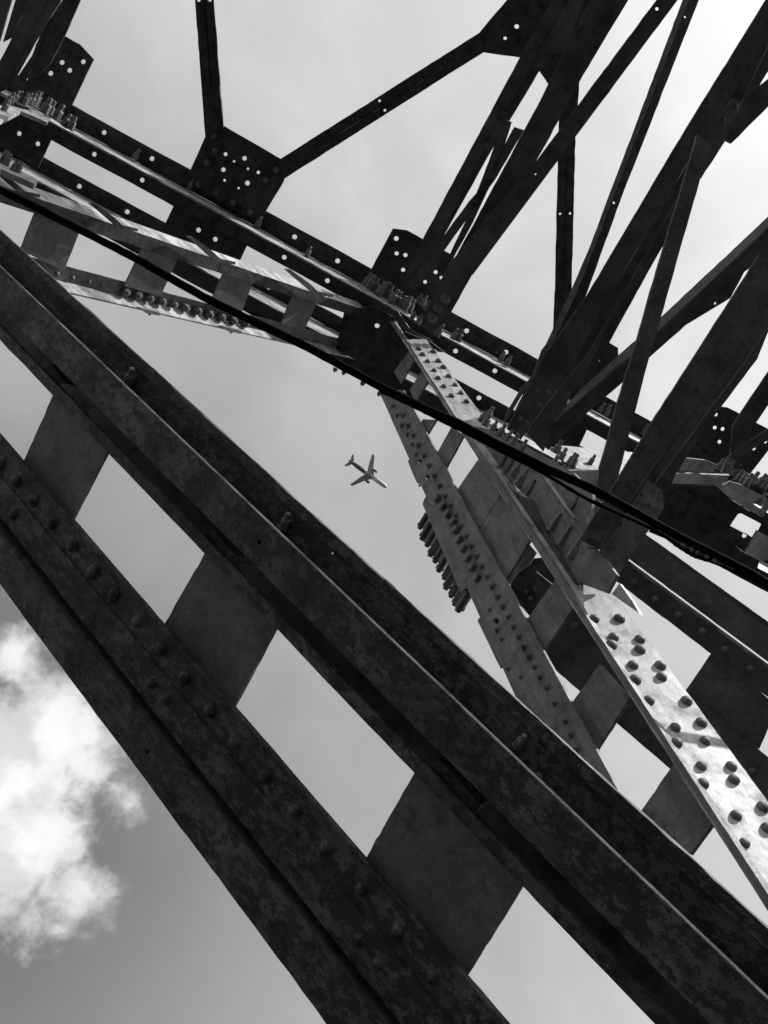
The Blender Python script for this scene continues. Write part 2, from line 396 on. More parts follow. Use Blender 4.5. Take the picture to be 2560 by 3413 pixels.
rivets(fl4, c1((315, 1515), (400, 1537), (490, 1557), (565, 1577)), pD, 9, d=.05)
rivets(fl4, c1(*[(690 + 66 * i, 1612 + 17.5 * i) for i in range(11)]), pD, 14, NUT, 'nut', d=.04)
for a in ((830, 1722), (1280, 1822)):
    q = c1((a[0] - 55, a[1] - 18), (a[0] + 55, a[1] + 8), (a[0] + 52, a[1] + 24), (a[0] - 20, a[1] + 10))
    plate('bracket', diag, q, pD.off(-.05), .03, 'bolt'); bolts(diag, c1((a[0], a[1] + 10),), pD, 5, YM, NUT, 'nut', d=-.04)

# ================================================================== C post
VPC = (880, 404)
cD = vdir(*VPC)
wC = V((.996, .09, .304)).normalized()
pCr = Plane(P(1312, 1062, 6.85), cD, wC)              # web of the right channel
pCb = Plane(P(1312, 1062, 6.85), cD, YM)              # plane of the batten plates
cl = lin(1092 - 1.545 * 1312, 1.545)
cr = lin(1182 - 1.352 * 1458, 1.352)
ll = lin(1523 - 2.235 * 1361, 2.235); lr = lin(1274 - 1.866 * 1331, 1.866)
post = thing('steel_post', 'tall riveted twin-channel post with sunlit web, centre right, below the chord joint', 'post', pCr.hit((2000, 2200)))
def band(la, lb, ya, yb, m1, m2):                     # outline between two steep lines, by rows
    inv = lambda l, y, m: (y - l(0)) / m
    return [(inv(la, ya, m1), ya), (inv(lb, ya, m2), ya), (inv(lb, yb, m2), yb), (inv(la, yb, m1), yb)]
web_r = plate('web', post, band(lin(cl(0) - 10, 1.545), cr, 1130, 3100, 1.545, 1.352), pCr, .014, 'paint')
# flange strip along the right channel, facing down
cl2 = lin(cl(0) - 6, 1.532)
plate('flange', post, band(cl, cl2, 1070, 3150, 1.545, 1.532), pCb.off(-.03), .03, 'post', jit=.7)
# left channel: find its depth by going across from the right channel
A0 = pCb.hit((1380, cl(1380)))
r1, r2 = ray((1331, 1274)), ray((2000, lr(2000)))
nn = r1.cross(r2); tq = -nn.dot(A0) / nn.dot(YM)
L0 = A0 + YM * tq
pCl = Plane(L0, cD, YM)
lh = [(1350 + 915 / 3.016, 1500 + 1720 / 3.016, 10), (1350 + 148 / 3.016, 1500 + 112 / 3.016, 7), (1350 + 228 / 3.016, 1500 + 272 / 3.016, 8)]
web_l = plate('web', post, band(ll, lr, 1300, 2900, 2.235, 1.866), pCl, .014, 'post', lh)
wall('flange', post, (1361, 1523), (1725, 2337), pCl, .09, .014, 'post', d=.001)
plate('back_plate', post, band(lin(ll(0) - 30, 2.235), lin(lr(0) + 30, 1.866), 1330, 2880, 2.235, 1.866), pCl.off(.08), .012, 'strut')
bats = [c4((555, 960), (590, 1020), (490, 1200), (440, 1120)), c4((645, 1095), (690, 1165), (590, 1330), (550, 1240)), c4((640, 1445), (735, 1450), (675, 1548), (628, 1475)),
        c4((840, 1500), (925, 1555), (800, 1785), (738, 1685)), t2((760, 60), (980, 415), (735, 800), (520, 405)), t2((985, 420), (1290, 850), (1000, 1320), (740, 808)),
        c6((740, 550), (820, 668), (668, 890), (602, 742)), c6((920, 940), (1052, 1085), (905, 1315), (795, 1115)), cN((1320, 480), (1460, 690), (1382, 795), (1210, 640))]
for q in bats:
    plate('batten_plate', post, q, pCb.off(.03), .012, 'post')
pr = c6((895, 745), (1005, 745), (980, 825), (970, 860), (1095, 835), (1095, 880), (1065, 948), (1075, 1012), (1185, 950), (1190, 1000), (1135, 1102), (1300, 1105), (1250, 1222), (1365, 1200), (1257, 1288), (1382, 1280), (1365, 1390), (1497, 1392), (1372, 1467), (1508, 1450)) + cN((1545, 660), (1640, 630), (1575, 757), (1655, 705))
rivets(web_r, pr, pCr, 20, DOMEH)
rivets(web_r, c4((615, 965), (715, 985), (640, 1005), (675, 1052), (750, 1050), (720, 1115), (785, 1093), (748, 1168), (820, 1155), (787, 1225), (865, 1215), (905, 1270), (840, 1290), (945, 1330)), pCr, 11.5, DOMEH)
rivets(web_l, c6((215, 215), (240, 250), (262, 285), (285, 320), (295, 354), (310, 395), (330, 432), (348, 476), (368, 516), (388, 562)), pCl, 17, HEXH, 'nut')
rivets(web_l, [(1331 + 15 + i * 17.5, 1385 + i * 33.5) for i in range(27)], pCl, 13, CONEP)
rivets(web_l, c4((440, 1355), (470, 1420), (500, 1490), (540, 1550), (575, 1620), (600, 1690)) + c6((440, 700), (470, 790), (490, 830), (520, 960), (575, 995)), pCl, 10, CONEP)
rivets(web_l, c6((690, 1040), (725, 1110), (770, 1190), (795, 1250), (820, 1310)), pCl, 13, CONEP)
# packs of plates with long bolts on the outer side of the post
pS = Plane(pCl.hit((1450, 1800)), cD, YM).off(.02)
pack = plate('plate_pack', post, t2((205, 470), (230, 480), (620, 1380), (560, 1440), (175, 540)), pS, .05, 'post')
plate('plate_pack', post, t2((45, 90), (60, 110), (165, 335), (120, 330), (28, 115)), pS, .03, 'post')
plate('plate_pack', post, c6((388, 738), (402, 735), (505, 965), (478, 945), (385, 752)), pS, .04, 'post')
bolts(pack, t2(*[(230 + 38.5 * i, 650 + 84 * i) for i in range(10)]), pS, 13.5, YM, LONG, 'long_bolt', d=.03)
bolts(pack, t2((640, 1440),), pS, 16, YM, LONG, 'long_bolt', d=.02)
bolts(post, t2((150, 350),) + c6((490, 950),), pS, 5, YM, NUT, 'nut')

# gusset of the post where the cross struts land
pH = Plane(pCr.hit((1850, 1800)) * .985, cD, YM)
gus = thing('joint_gusset', 'grey gusset plate with long bolts at the middle of the sunlit post', 'plate', pH.hit((1850, 1800)))
gplate = plate('gusset_plate', gus, t1((-50, 330), (160, 380), (580, 600), (860, 760), (1040, 940), (1020, 1220), (950, 1385), (1090, 1470), (1260, 1700), (1165, 1865), (890, 1765), (745, 1545), (590, 1300), (480, 1030), (330, 890), (110, 640)), pH, .016, 'post')
plate('shadow_plate', gus, t1((40, 560), (310, 940), (470, 1010), (600, 1290), (755, 1550), (890, 1780), (800, 1800), (640, 1640), (470, 1330), (290, 1060)), pH.off(-.02), .014, 'rust')  # dark plate added to stand in for the shadow gap beside the flange
plate('edge_bar', gus, t1((585, 800), (605, 812), (865, 1170), (850, 1175)), pH.off(-.03), .02, 'paint')
bolts(gplate, t1((195, 690), (245, 740), (305, 795), (360, 875), (430, 960)), pH, 15, YM * -1, BOLT)
bolts(gplate, t1((655, 1290), (745, 1420), (840, 1540), (820, 1120)), pH, 17, YM * -1, BOLT)
bolts(gplate, t1((40, 330), (110, 370), (170, 420), (235, 460), (300, 500), (370, 560), (60, 260), (0, 290)), pH, 11, YM * -1, BOLT, d=-.08)
bolts(gplate, t1((690, 580), (740, 640), (820, 680), (660, 720), (760, 760), (850, 700)), pH, 12, YM * -1, BOLT, d=.15)
plate('lug_plate', gus, t1((1285, 1780), (1400, 1940), (1470, 2060), (1215, 1880)), pH.off(-.02), .016, 'paint')

# ================================================================== E right diagonal
VPE = (-2700, -1688)
dA = vdir(*VPE)
zc = pCr.hit((1929, 2160)).z
pE = Plane(P(1929, 2160, zc + .95), dA, YM)
el = lambda p: thru(c6(p)[0], VPE)
e1_, e2_, e3_, e4_, e5_, e6_ = el((1130, 375)), el((1110, 400)), el((1050, 490)), el((1010, 590)), el((1300, 1060)), el((985, 1190))
xr = lambda x: c6((x, 0))[0][0]
rdiag = thing('diagonal_girder', 'twin-channel diagonal with batten plate and sunlit flange edge behind the post, right edge', 'girder', pE.hit((2300, 2000)))
plate('flange', rdiag, strip(e1_, e2_, xr(860), 2900), pE.off(.05), .02, 'strut')
plate('flange', rdiag, strip(lambda x: e2_(x) - 12, lambda x: e3_(x) - 9, xr(860), 2900), pE.off(.03), .014, 'plate')
fle = plate('flange', rdiag, strip(e3_, e4_, xr(780), 2900), pE, .014, 'strut')
wall('web', rdiag, (xr(780), e3_(xr(780))), (2900, e3_(2900)), pE, .09, .012, 'paint', side=YM)
wall('web', rdiag, (xr(860), e1_(xr(860))), (2900, e1_(2900)), pE, .12, .012, 'strut', d=.07, side=YM)
plate('flange', rdiag, strip(e5_, e6_, xr(640), 2900), pE, .014, 'strut')
wall('web', rdiag, (xr(640), e6_(xr(640)) - 4), (2900, e6_(2900) - 4), pE, .2, .012, 'strut', d=.014)
plate('batten_plate', rdiag, c6((1425, 870), (1700, 1130), (1600, 1360), (1280, 1080)), pE.off(.03), .012, 'plate')
rivets(fle, c6((1070, 580), (1165, 655), (1265, 725), (1370, 797), (1470, 877), (1580, 960)), pE, 13)
rivets(rdiag, c6((810, 770), (1590, 1410)), pE, 13)
plate('torn_plate', rdiag, t1((440, 1410), (520, 1500), (460, 1600), (350, 1680), (270, 1790), (235, 1740), (330, 1600), (380, 1530)), pE.off(-.2), .012, 'paint')
plate('joint_plate', rdiag, c6((560, 480), (700, 470), (740, 620), (640, 760), (520, 620)), pE.off(.1), .012, 'rust')
rivets(rdiag, c6((600, 620), (640, 610), (620, 650)), pE, 9, NUT, 'nut', d=.1)

# ================================================================== F far diagonal of the next panel, right edge
VPF = (3600, 1750)
dF = vdir(*VPF)
fdiag = thing('diagonal_girder', 'partly sunlit short diagonal meeting the chord between the heavy struts, far right', 'girder', P(2200, 1560, 5.8))
pF = Plane(P(2350, 1600, 6.2), dF, YM)
plate('flange', fdiag, t1((760, 740), (1100, 745), (1080, 900), (980, 860), (880, 780)), pF.off(-.4), .014, 'plate')
wF = Plane(P(1950, 1520, 5.4), dF, VB)
plate('web', fdiag, t1((740, 510), (1145, 550), (1420, 575), (1400, 800), (1100, 745), (880, 720), (760, 650)), wF, .014, 'post')
bolts(fdiag, t1((1010, 680),), wF, 9, -YM)
wF2 = pF.off(.04)
plate('web', fdiag, t3((715, 715), (920, 738), (1080, 800), (1180, 890), (620, 882)), wF2, .014, 'strut')
plate('flange', fdiag, t3((600, 882), (1180, 897), (1110, 1000), (560, 985)), pF, .014, 'plate')
plate('edge_bar', fdiag, t3((720, 876), (1180, 893), (1178, 906), (720, 890)), wF2.off(-.03), .012, 'paint')
plate('end_plate', fdiag, t3((1040, 1010), (1120, 990), (1330, 1130), (1640, 1350), (1640, 1420), (1380, 1260), (1210, 1160)), pF.off(-.1), .014, 'strut')
plate('cover_plate', fdiag, t3((1180, 960), (1310, 1000), (1640, 1180), (1640, 1340), (1430, 1220), (1120, 1000)), pF.off(.05), .014, 'post')
plate('batten_plate', fdiag, t3((1470, 1480), (1640, 1580), (1640, 1800), (1500, 1790), (1330, 1720)), pF.off(-.3), .014, 'plate')
bolts(fdiag, t3((1050, 850), (1100, 840), (1130, 860), (1200, 900), (1240, 960), (1290, 980), (1340, 1000), (1400, 980), (1470, 1000), (1520, 1030), (1470, 1200), (1540, 1260)), pF, 11, -YM, d=-.05)

plate('cover_plate', fdiag, t3((480, 1000), (1050, 1012), (1210, 1165), (1390, 1280), (1265, 1305), (1205, 1390), (1130, 1520), (1240, 1640), (1330, 1720), (1490, 1800), (1470, 1880), (1000, 1700), (640, 1480), (430, 1330)), pB.off(-.12), .014, 'rust', hl(t3((768, 1072), (906, 1138)), 6))  # dark plate covering the chord's bright web

# ================================================================== A near diagonal
pA = Plane(P(1300, 1948, 2.0), dA, YM)
a1, a2, a3, a4, a5 = lin(767, .909), lin(890, .955), lin(1029, 1.007), lin(1088, 1.03), lin(1133, 1.045)
a6, a8, a9, a10 = lin(1452, 1.162), lin(1724, 1.264), lin(1782, 1.285), lin(1947, 1.346)
near = thing('diagonal_girder', 'big dark twin-channel diagonal with wide batten plates crossing the foreground to lower right', 'girder', pA.hit((1000, 2300)))
X0, X1 = -300, 3000
up = lambda f, k: (lambda x: f(x) + k)
plate('flange', near, strip(a1, up(a2, 30), X0, X1), pA.off(.075), .012, 'near', [(1106, 1843, 5)], jit=1.3)
plate('flange', near, strip(a2, a3, X0, X1), pA, .024, 'near', [(864.5, 1806, 9)], jit=.8)
wall('lit_edge', near, (X0, a2(X0)), (2900, a2(2900)), pA, .010, .003, 'glint', d=-.001, side=-YM)  # pale strip added so the sunlit flange edge reads brighter
wall('web', near, (X0, a3(X0) - 6), (2700, a3(2700) - 6), pA, .28, .012, 'rust', d=.014)  # recess lined with darker steel to paint in its shade
plate('flange', near, strip(up(a3, -60), up(a4, 30), X0, X1), pA.off(.28), .012, 'rust', jit=0)
plate('flange', near, strip(a4, a5, X0, X1), pA.off(.03), .022, 'near', jit=.8)
fl6 = plate('flange', near, strip(a6, a8, X0, X1), pA.off(.03), .014, 'near', jit=.8)
plate('edge_bar', near, strip(up(a6, 5), up(a6, 17), X0, X1), pA.off(.022), .008, 'near', jit=.6)
plate('flange', near, strip(up(a8, -70), up(a9, 40), X0, X1), pA.off(.28), .012, 'rust', jit=0)  # lower recess lining, likewise darkened for shade
wall('web', near, (X0, a8(X0) - 6), (1660, a8(1660) - 6), pA, .24, .012, 'rust', d=.044)
plate('flange', near, strip(a9, a10, X0, X1), pA, .014, 'near', jit=.9)
wall('web', near, (X0, a9(X0) + 8), (1640, a9(1640) + 8), pA, .26, .012, 'rust', d=.014)
mixl = lambda f, g, k: (lambda x: f(x) * (1 - k) + g(x) * k)
plate('angle_leg', near, strip(a9, mixl(a9, a10, .62), X0, X1), pA.off(-.009), .009, 'near', [(490, 2506, 8)], jit=1.1)
plate('angle_leg', near, strip(a1, mixl(a1, a2, .3), X0, X1), pA.off(.066), .009, 'near', jit=1.1)
plate('angle_leg', near, strip(mixl(a6, a8, .50), a8, X0, X1), pA.off(.023), .007, 'near', jit=.8)
for (la, ua, lb, ub) in ((77, 176, 240, 357), (545, 682, 779, 920), (1216, 1381, 1555, 1744)):
    e = lambda f, x, g, y, s: (f(x) if 0 else None)
    def ext(p, q, k):
        return (p[0] + (p[0] - q[0]) * k, p[1] + (p[1] - q[1]) * k)
    p1, p2 = (ua, a5(ua)), (la, a6(la)); p3, p4 = (ub, a5(ub)), (lb, a6(lb))
    plate('batten_plate', near, [ext(p1, p2, .12), ext(p3, p4, .12), ext(p4, p3, .12), ext(p2, p1, .12)], pA.off(.062), .012, 'plate', jit=.8)
rv = cM((400, 10), (485, 110), (585, 220), (685, 335), (785, 460), (895, 595), (1000, 730), (1130, 875), (1255, 1020), (1385, 1180), (1535, 1355), (655, 475), (715, 545), (1530, 1565), (1610, 1670), (1690, 1540)) + cL((145, 1235), (65, 1290), (225, 1330), (310, 1425), (400, 1535), (70, 1150), (490, 1630), (5, 1075)) + cN((470, 1230), (610, 1390))
rivets(fl6, rv, pA, 24, DOMEN, d=.03)
for q in (cM((505, 490), (545, 470), (640, 600), (620, 640)), cM((1370, 1600), (1400, 1545), (1560, 1720), (1540, 1790)), cL((190, 670), (215, 650), (275, 735), (250, 750)), cL((870, 1380), (900, 1350), (1000, 1470), (985, 1500)), cN((455, 480), (490, 455), (640, 620), (620, 650))):
    plate('splice_plate', near, q, pA.off(.06), .1, 'near')
bolts(near, cL((545, 745), (1205, 1350)) + cN((770, 410),), pA, 16, V((.3, -.6, -.4)), BOLT, d=.075)
rivets(near, cN((845, 525),), pA, 24, DOMEN, d=.07)

# ================================================================== lateral braces (level of the chord)
pL = pBt.off(-.06)
def brace(label, o1, o2, slit, ends, holes, group='lateral braces above the chord', leg=.09, pln=None):
    pln = pln or pL
    b = thing('lateral_brace', label, 'brace', pln.hit(o1[0]), group)
    # two angles side by side: each a flat leg and an upright leg at the slit
    plate('angle', b, [o1[0], o1[1], slit[1], slit[0]], pln, .010, 'rust', [h for h in holes if h[3] == 0] and [h[:3] for h in holes if h[3] == 0])
    plate('angle', b, [slit[2], slit[3], o2[1], o2[0]], pln, .010, 'rust', [h[:3] for h in holes if h[3] == 1])
    wall('upright_leg', b, slit[0], slit[1], pln, leg, .010, 'rust', d=.01)
    wall('upright_leg', b, slit[2], slit[3], pln, leg, .010, 'rust', d=.01)
    for e in ends: plate('tie_plate', b, e, pln.off(-.014), .012, 'rust')
    return b
q = c1((1060, -240), (1135, 755), (1163, -240), (1236, 700), (1108, -240), (1180, 720), (1118, -240), (1188, 720))
brace('narrow double-angle brace dropping from the top edge to the holed gusset, upper left', [q[0], q[1]], [q[2], q[3]], [q[4], q[5], q[6], q[7]],
      [c1((1118, 480), (1214, 475), (1236, 705), (1135, 760))], [(*c1((1099, 0))[0], 6, 0), (*c1((1160, 0))[0], 6, 1)])
q = c2((40, 992), (1330, 172), (60, 1115), (1345, 298), (50, 1049), (1338, 231), (52, 1057), (1340, 239))
brace('double-angle brace slanting from the holed gusset up to the gusset at the top edge', [q[0], q[1]], [q[2], q[3]], [q[4], q[5], q[6], q[7]],
      [c2((65, 975), (265, 850), (290, 965), (85, 1100)), c2((1130, 302), (1295, 196), (1318, 318), (1145, 425))], [(*c2((673, 619))[0], 4.5, 0), (*c2((706, 677))[0], 4.5, 1)])
q = c3((305, 500), (268, 2100), (412, 500), (370, 2100), (354, 500), (316, 2100), (362, 500), (324, 2100))
brace('upright thin double-angle brace right of centre between two slanting struts', [q[0], q[1]], [q[2], q[3]], [q[4], q[5], q[6], q[7]],
      [c3((274, 1790), (375, 1780), (372, 2130), (262, 2130)), c3((300, 480), (430, 420), (412, 760), (303, 760))], [(*c3((308, 1313))[0], 4, 0), (*c3((369, 1311))[0], 4, 1)])

# ================================================================== cross struts running away to the other truss
def strut(name, label, at, group='struts crossing to the other truss'):
    return thing(name, label, 'strut', at, group)
# S1: laced strut of two chords
A1, B1 = (1345, 1020, 6.5), (1790, 100, 5.3)
pS1 = plane2(A1, B1, XB)
s1 = strut('laced_strut', 'laced strut of two chords with crossing bars rising from the chord joint to the top', P(*A1))
lf = c2((800, 1760), (940, 1465), (1535, 352)) + c3((60, 350), (330, -160), (430, -160), (150, 330), (85, 450)) + c2((1620, 380), (1300, 960), (1010, 1530), (880, 1800))
lf = [c2((830, 1700))[0], c2((940, 1465))[0], c2((1535, 352))[0], c3((350, -160))[0], c3((430, -160))[0], c2((1610, 385))[0], c2((1250, 1040))[0], c2((940, 1650))[0], c2((860, 1800))[0]]
plate('angle', s1, lf, pS1, .012, 'strut')
wall('angle_leg', s1, c2((940, 1650))[0], c3((430, -160))[0], pS1, .10, .010, 'strut', d=.012)
plate('angle', s1, [c2((870, 1790))[0], c2((930, 1600))[0], c2((1230, 1040))[0], c2((1600, 360))[0], c3((420, -160))[0], c3((500, -160))[0], c2((1690, 380))[0], c2((1340, 960))[0], c2((1040, 1500))[0], c2((915, 1760))[0]], pS1, .012, 'strut', d=.06)
rc = [c2((930, 1960))[0], c2((1150, 1560))[0], c2((1659, 620))[0], c3((235, 515))[0], c3((580, -160))[0], c3((800, -120))[0], c3((727, 0))[0], c3((450, 460))[0], c3((305, 730))[0], c3((150, 1010))[0], c2((1659, 1020))[0], c2((1110, 1900))[0]]
plate('angle', s1, rc, pS1, .012, 'strut', d=.05)
wall('angle_leg', s1, c2((1180, 1700))[0], c3((650, -60))[0], pS1, .12, .012, 'strut', d=.06)
for q in (c2((870, 1720), (960, 1690), (1380, 1110), (1560, 800), (1500, 780), (1300, 1150), (1220, 1240)), c2((1440, 735), (1485, 750), (1440, 900), (1380, 1080), (1240, 1380), (1120, 1600), (1090, 1590), (1200, 1360), (1310, 1080)),
          c3((0, 600), (110, 420), (330, 60), (420, -60), (470, -40), (330, 340), (180, 300), (40, 560)), c2((1290, 900), (1350, 850), (1430, 680), (1460, 690), (1400, 830), (1340, 920))):
    plate('lacing_bar', s1, q, pS1.off(-.02), .012, 'strut')
# S2: rolled angle
A2, B2 = (1460, 980, 6.3), (2260, -40, 5.0)
pS2 = plane2(A2, B2, XB)
s2 = strut('angle_strut', 'plain angle strut slanting from the chord joint to the top edge right of centre', P(*A2))
plate('angle', s2, c2((925, 1990), (985, 1850), (1100, 1620)) + c3((150, 1005), (900, 0), (1010, -150), (1150, -150), (1030, 0), (410, 830), (0, 1378)) + c2((1245, 1680), (1110, 1925), (1000, 2060)), pS2, .014, 'strut', hl(c3((903, 54),), 6) + hl(c3((153, 1068),), 5))
wall('angle_leg', s2, c2((1245, 1690))[0], c3((1140, -150))[0], pS2, .10, .012, 'strut', d=.014)
rivets(s2, c2((1080, 1830), (1035, 1890), (1000, 1950)), pS2, 19, DOME, 'rivet', d=0)
# S3: thin angle
A3, B3 = (1830, 1130, 4.75), (2310, -30, 4.6)
pS3 = plane2(A3, B3, XB)
s3 = strut('angle_strut', 'thin angle strut with a paler edge face rising steeply to the top edge', P(*A3))
plate('angle', s3, c3((210, 2200), (405, 1780), (500, 1530), (1095, 0), (1130, -100), (1200, -100), (1160, 0), (800, 920), (690, 1200), (465, 1820), (300, 2200)), pS3, .012, 'strut', hl(c3((1077, 101), (640, 1244)), 5))
q = c3((180, 2200), (380, 1770), (480, 1540), (1060, 0), (1095, -100), (1130, -100), (1095, 0), (505, 1545), (410, 1790), (215, 2200))
plate('edge_face', s3, q, Plane(pS3.hit(q[3]), (P(*B3) - P(*A3)).normalized(), V((.85, .3, -.3))), .012, 'post')
plate('edge_face', s3, c5((205, 320), (285, 215), (160, 500), (90, 590), (0, 740), (-40, 800), (-20, 720), (70, 570), (150, 480)), pS3.off(-.12), .012, 'plate')
# S4: heavy strut
A4, B4 = (1800, 1350, 4.7), (2560, 40, 4.3)
pS4 = plane2(A4, B4, XB)
s4 = strut('heavy_strut', 'heavy box strut from the post to the top right corner, behind the flat bar', P(*A4))
plate('flange', s4, c3((1680, -160), (1570, 0), (1100, 760), (920, 1060), (470, 1820), (180, 2230)) + c5((100, 600), (-20, 830), (70, 900), (110, 830), (300, 580)) + c3((395, 2212), (760, 1560), (960, 1250), (1050, 1060), (1360, 590), (1700, 0), (1760, -160)), pS4, .014, 'strut')
plate('back_plate', s4, c5((80, 620),) + c3((340, 2150), (720, 1480), (1000, 980), (1320, 530), (1660, -60), (1760, -60), (1490, 610), (1180, 1080), (900, 1580), (540, 2230)) + c5((330, 620), (250, 760)), pS4.off(.3), .012, 'rust')
plate('flange', s4, c3((470, 2190), (840, 1555), (1120, 1055), (1440, 595), (1740, -40), (1900, -160), (1900, 0), (1585, 440), (1390, 760), (1170, 1095), (980, 1420), (570, 2060)) + c5((560, 330), (290, 790), (190, 720)), pS4, .014, 'strut', d=.10)
wall('web', s4, c3((395, 2212))[0], c3((1700, 0))[0], pS4, .1, .012, 'strut', d=.014)
plate('splice_plate', s4, c3((1190, 840), (1370, 600), (1440, 640), (1400, 720), (1320, 870), (1175, 1095), (1100, 1060)), pS4.off(.03), .012, 'plate')
rivets(s4, c3((1390, 655), (1310, 740)), pS4, 9, DOME, d=.03)
plate('cover_plate', s4, c3((1320, 860), (1360, 880), (1590, 650), (1760, 480), (1760, 300), (1590, 480), (1440, 600)), pS4.off(-.04), .014, 'strut')
plate('gusset_plate', s4, c5((305, 580), (130, 815), (110, 860), (215, 975), (290, 780)), pS4.off(.04), .014, 'plate')
rivets(s4, c5((180, 585), (245, 595), (190, 680), (70, 770), (110, 790)), pS4, 10)
# S5: flat bar
A5, B5 = (2040, 1580, 4.05), (2340, 470, 4.05)
pS5 = plane2(A5, B5, XB)
s5 = strut('flat_bar', 'long narrow flat bar hanging steeply in front of the heavy struts', P(*A5))
plate('bar', s5, c3((1150, 828), (1230, 885), (1170, 1095), (930, 1940)) + c5((895, 370), (770, 850), (690, 1160), (560, 1420), (495, 1420), (550, 1180), (630, 900), (680, 700), (825, 235), (890, 0)) + c3((1065, 1120),), pS5, .02, 'strut')
wall('bar_leg', s5, c5((560, 1180))[0], c3((1155, 850))[0], pS5, .012, .012, 'strut', d=.02)
rivets(s5, c3((975, 1540), (922, 1712)), pS5, 5)
# S6: sway angle
A6, B6 = (1830, 1470, 4.8), (2560, 760, 4.3)
pS6 = plane2(A6, B6, XB)
s6 = strut('angle_strut', 'sway angle with a pale upper leg climbing to the right edge behind the flat bar', P(*A6))
plate('angle', s6, c5((290, 780), (480, 600), (800, 330), (830, 300)) + c3((950, 1990), (1585, 1390), (1700, 1285), (1740, 1500), (1600, 1560), (1440, 1670), (1355, 1830), (1075, 2000), (890, 2165)) + c5((740, 515), (470, 750), (240, 965), (225, 930)), pS6, .012, 'strut', hl(c3((1262, 1864),), 4.5))
q = c5((310, 740), (440, 590), (690, 360), (830, 240)) + c3((930, 1945), (1585, 1330), (1700, 1220), (1700, 1290), (1585, 1395), (945, 2000)) + c5((800, 335), (480, 605), (285, 785))
plate('upper_leg', s6, q, Plane(pS6.hit(q[2]), (P(*B6) - P(*A6)).normalized(), V((.1, -.55, .8))), .012, 'plate')
# S7: heavy strut
A7, B7 = (1990, 1780, 2.84), (2560, 880, 3.0)
pS7 = plane2(A7, B7, XB)
s7 = strut('heavy_strut', 'heaviest black box strut from the lower post joint up to the right edge', P(*A7))
plate('flange', s7, c5((1420, 0), (915, 785), (690, 1160), (455, 1530), (475, 1550), (580, 1605), (700, 1400), (890, 1110), (1480, 300), (1760, -100), (1760, -300), (1610, -300)), pS7, .014, 'rust')
plate('back_plate', s7, c5((500, 1560), (820, 1030), (1380, 270), (1700, -180), (1800, -140), (1590, 380), (1010, 1150), (680, 1690)), pS7.off(.3), .012, 'rust')
plate('flange', s7, c5((625, 1665), (965, 1140), (1530, 380), (1830, -80), (1800, 0), (1659, 200), (1345, 685), (1060, 1130), (985, 1330), (700, 1760)), pS7, .014, 'rust', d=.10)
wall('web', s7, c5((580, 1605))[0], c5((1760, -100))[0], pS7, .1, .012, 'rust', d=.014)
plate('gusset_plate', s7, c5((870, 1145), (980, 1230), (990, 1335), (700, 1765), (585, 1615)), pS7.off(.04), .014, 'post')
rivets(s7, c5((720, 1440), (760, 1330), (850, 1250), (900, 1320)), pS7, 8, DOME, d=.04)
# S8 beyond S7
pS8 = plane2((2480, 1600, 6.4), (2600, 1200, 5.9), XB)
s8 = strut('angle_strut', 'short dark angle strut landing on the holed gusset at the right edge', P(2480, 1500, 6.3))
plate('angle', s8, t3((1285, 250), (1455, 0), (1700, -360), (1800, -200), (1580, 160), (1455, 345), (1390, 470), (1300, 600), (1280, 830), (1160, 830), (1200, 480), (1200, 400)), pS8, .014, 'strut')
plate('lacing_bar', s8, t3((1080, 770), (1300, 590), (1680, 350), (1680, 480), (1290, 690)), pS8.off(-.03), .012, 'plate')
wall('angle_leg', s8, t3((1240, 600))[0], t3((1560, 0))[0], pS8, .1, .012, 'strut', d=.014)

# top-left struts
pT = plane2((40, 300, 6.6), (200, -60, 5.9), XB)
sT = strut('laced_strut', 'laced strut of dark angles rising from the bolted joint in the upper left corner', P(40, 300, 6.6))
plate('angle', sT, t0((890, 0), (1000, -200), (700, -200), (690, 60), (480, 480), (330, 720), (400, 860), (560, 700), (720, 390)), pT, .012, 'rust')
plate('angle', sT, t0((520, 0), (620, -200), (750, -200), (660, 20), (420, 420), (120, 960), (60, 960), (270, 500)), pT, .012, 'plate', d=-.04)
plate('lacing_bar', sT, t0((690, 0), (740, -100), (790, -100), (600, 380), (420, 640), (250, 960), (120, 960), (350, 620), (480, 340)), pT, .012, 'strut', d=.05)
plate('angle', sT, t0((310, 0), (440, -200), (640, -200), (520, 0), (250, 560), (50, 1000), (-80, 1050), (-80, 820), (120, 440)), pT, .014, 'strut', d=-.06)
plate('angle', sT, t0((170, 0), (230, -160), (380, -160), (300, 30), (130, 420), (30, 470)), pT, .014, 'strut', d=0.0)
plate('angle', sT, t0((-120, -100), (170, -100), (130, 0), (0, 450), (-120, 620)), pT, .014, 'plate', d=.0)
wall('angle_leg', sT, t0((330, 720))[0], t0((700, -200))[0], pT, .1, .012, 'rust', d=.012)

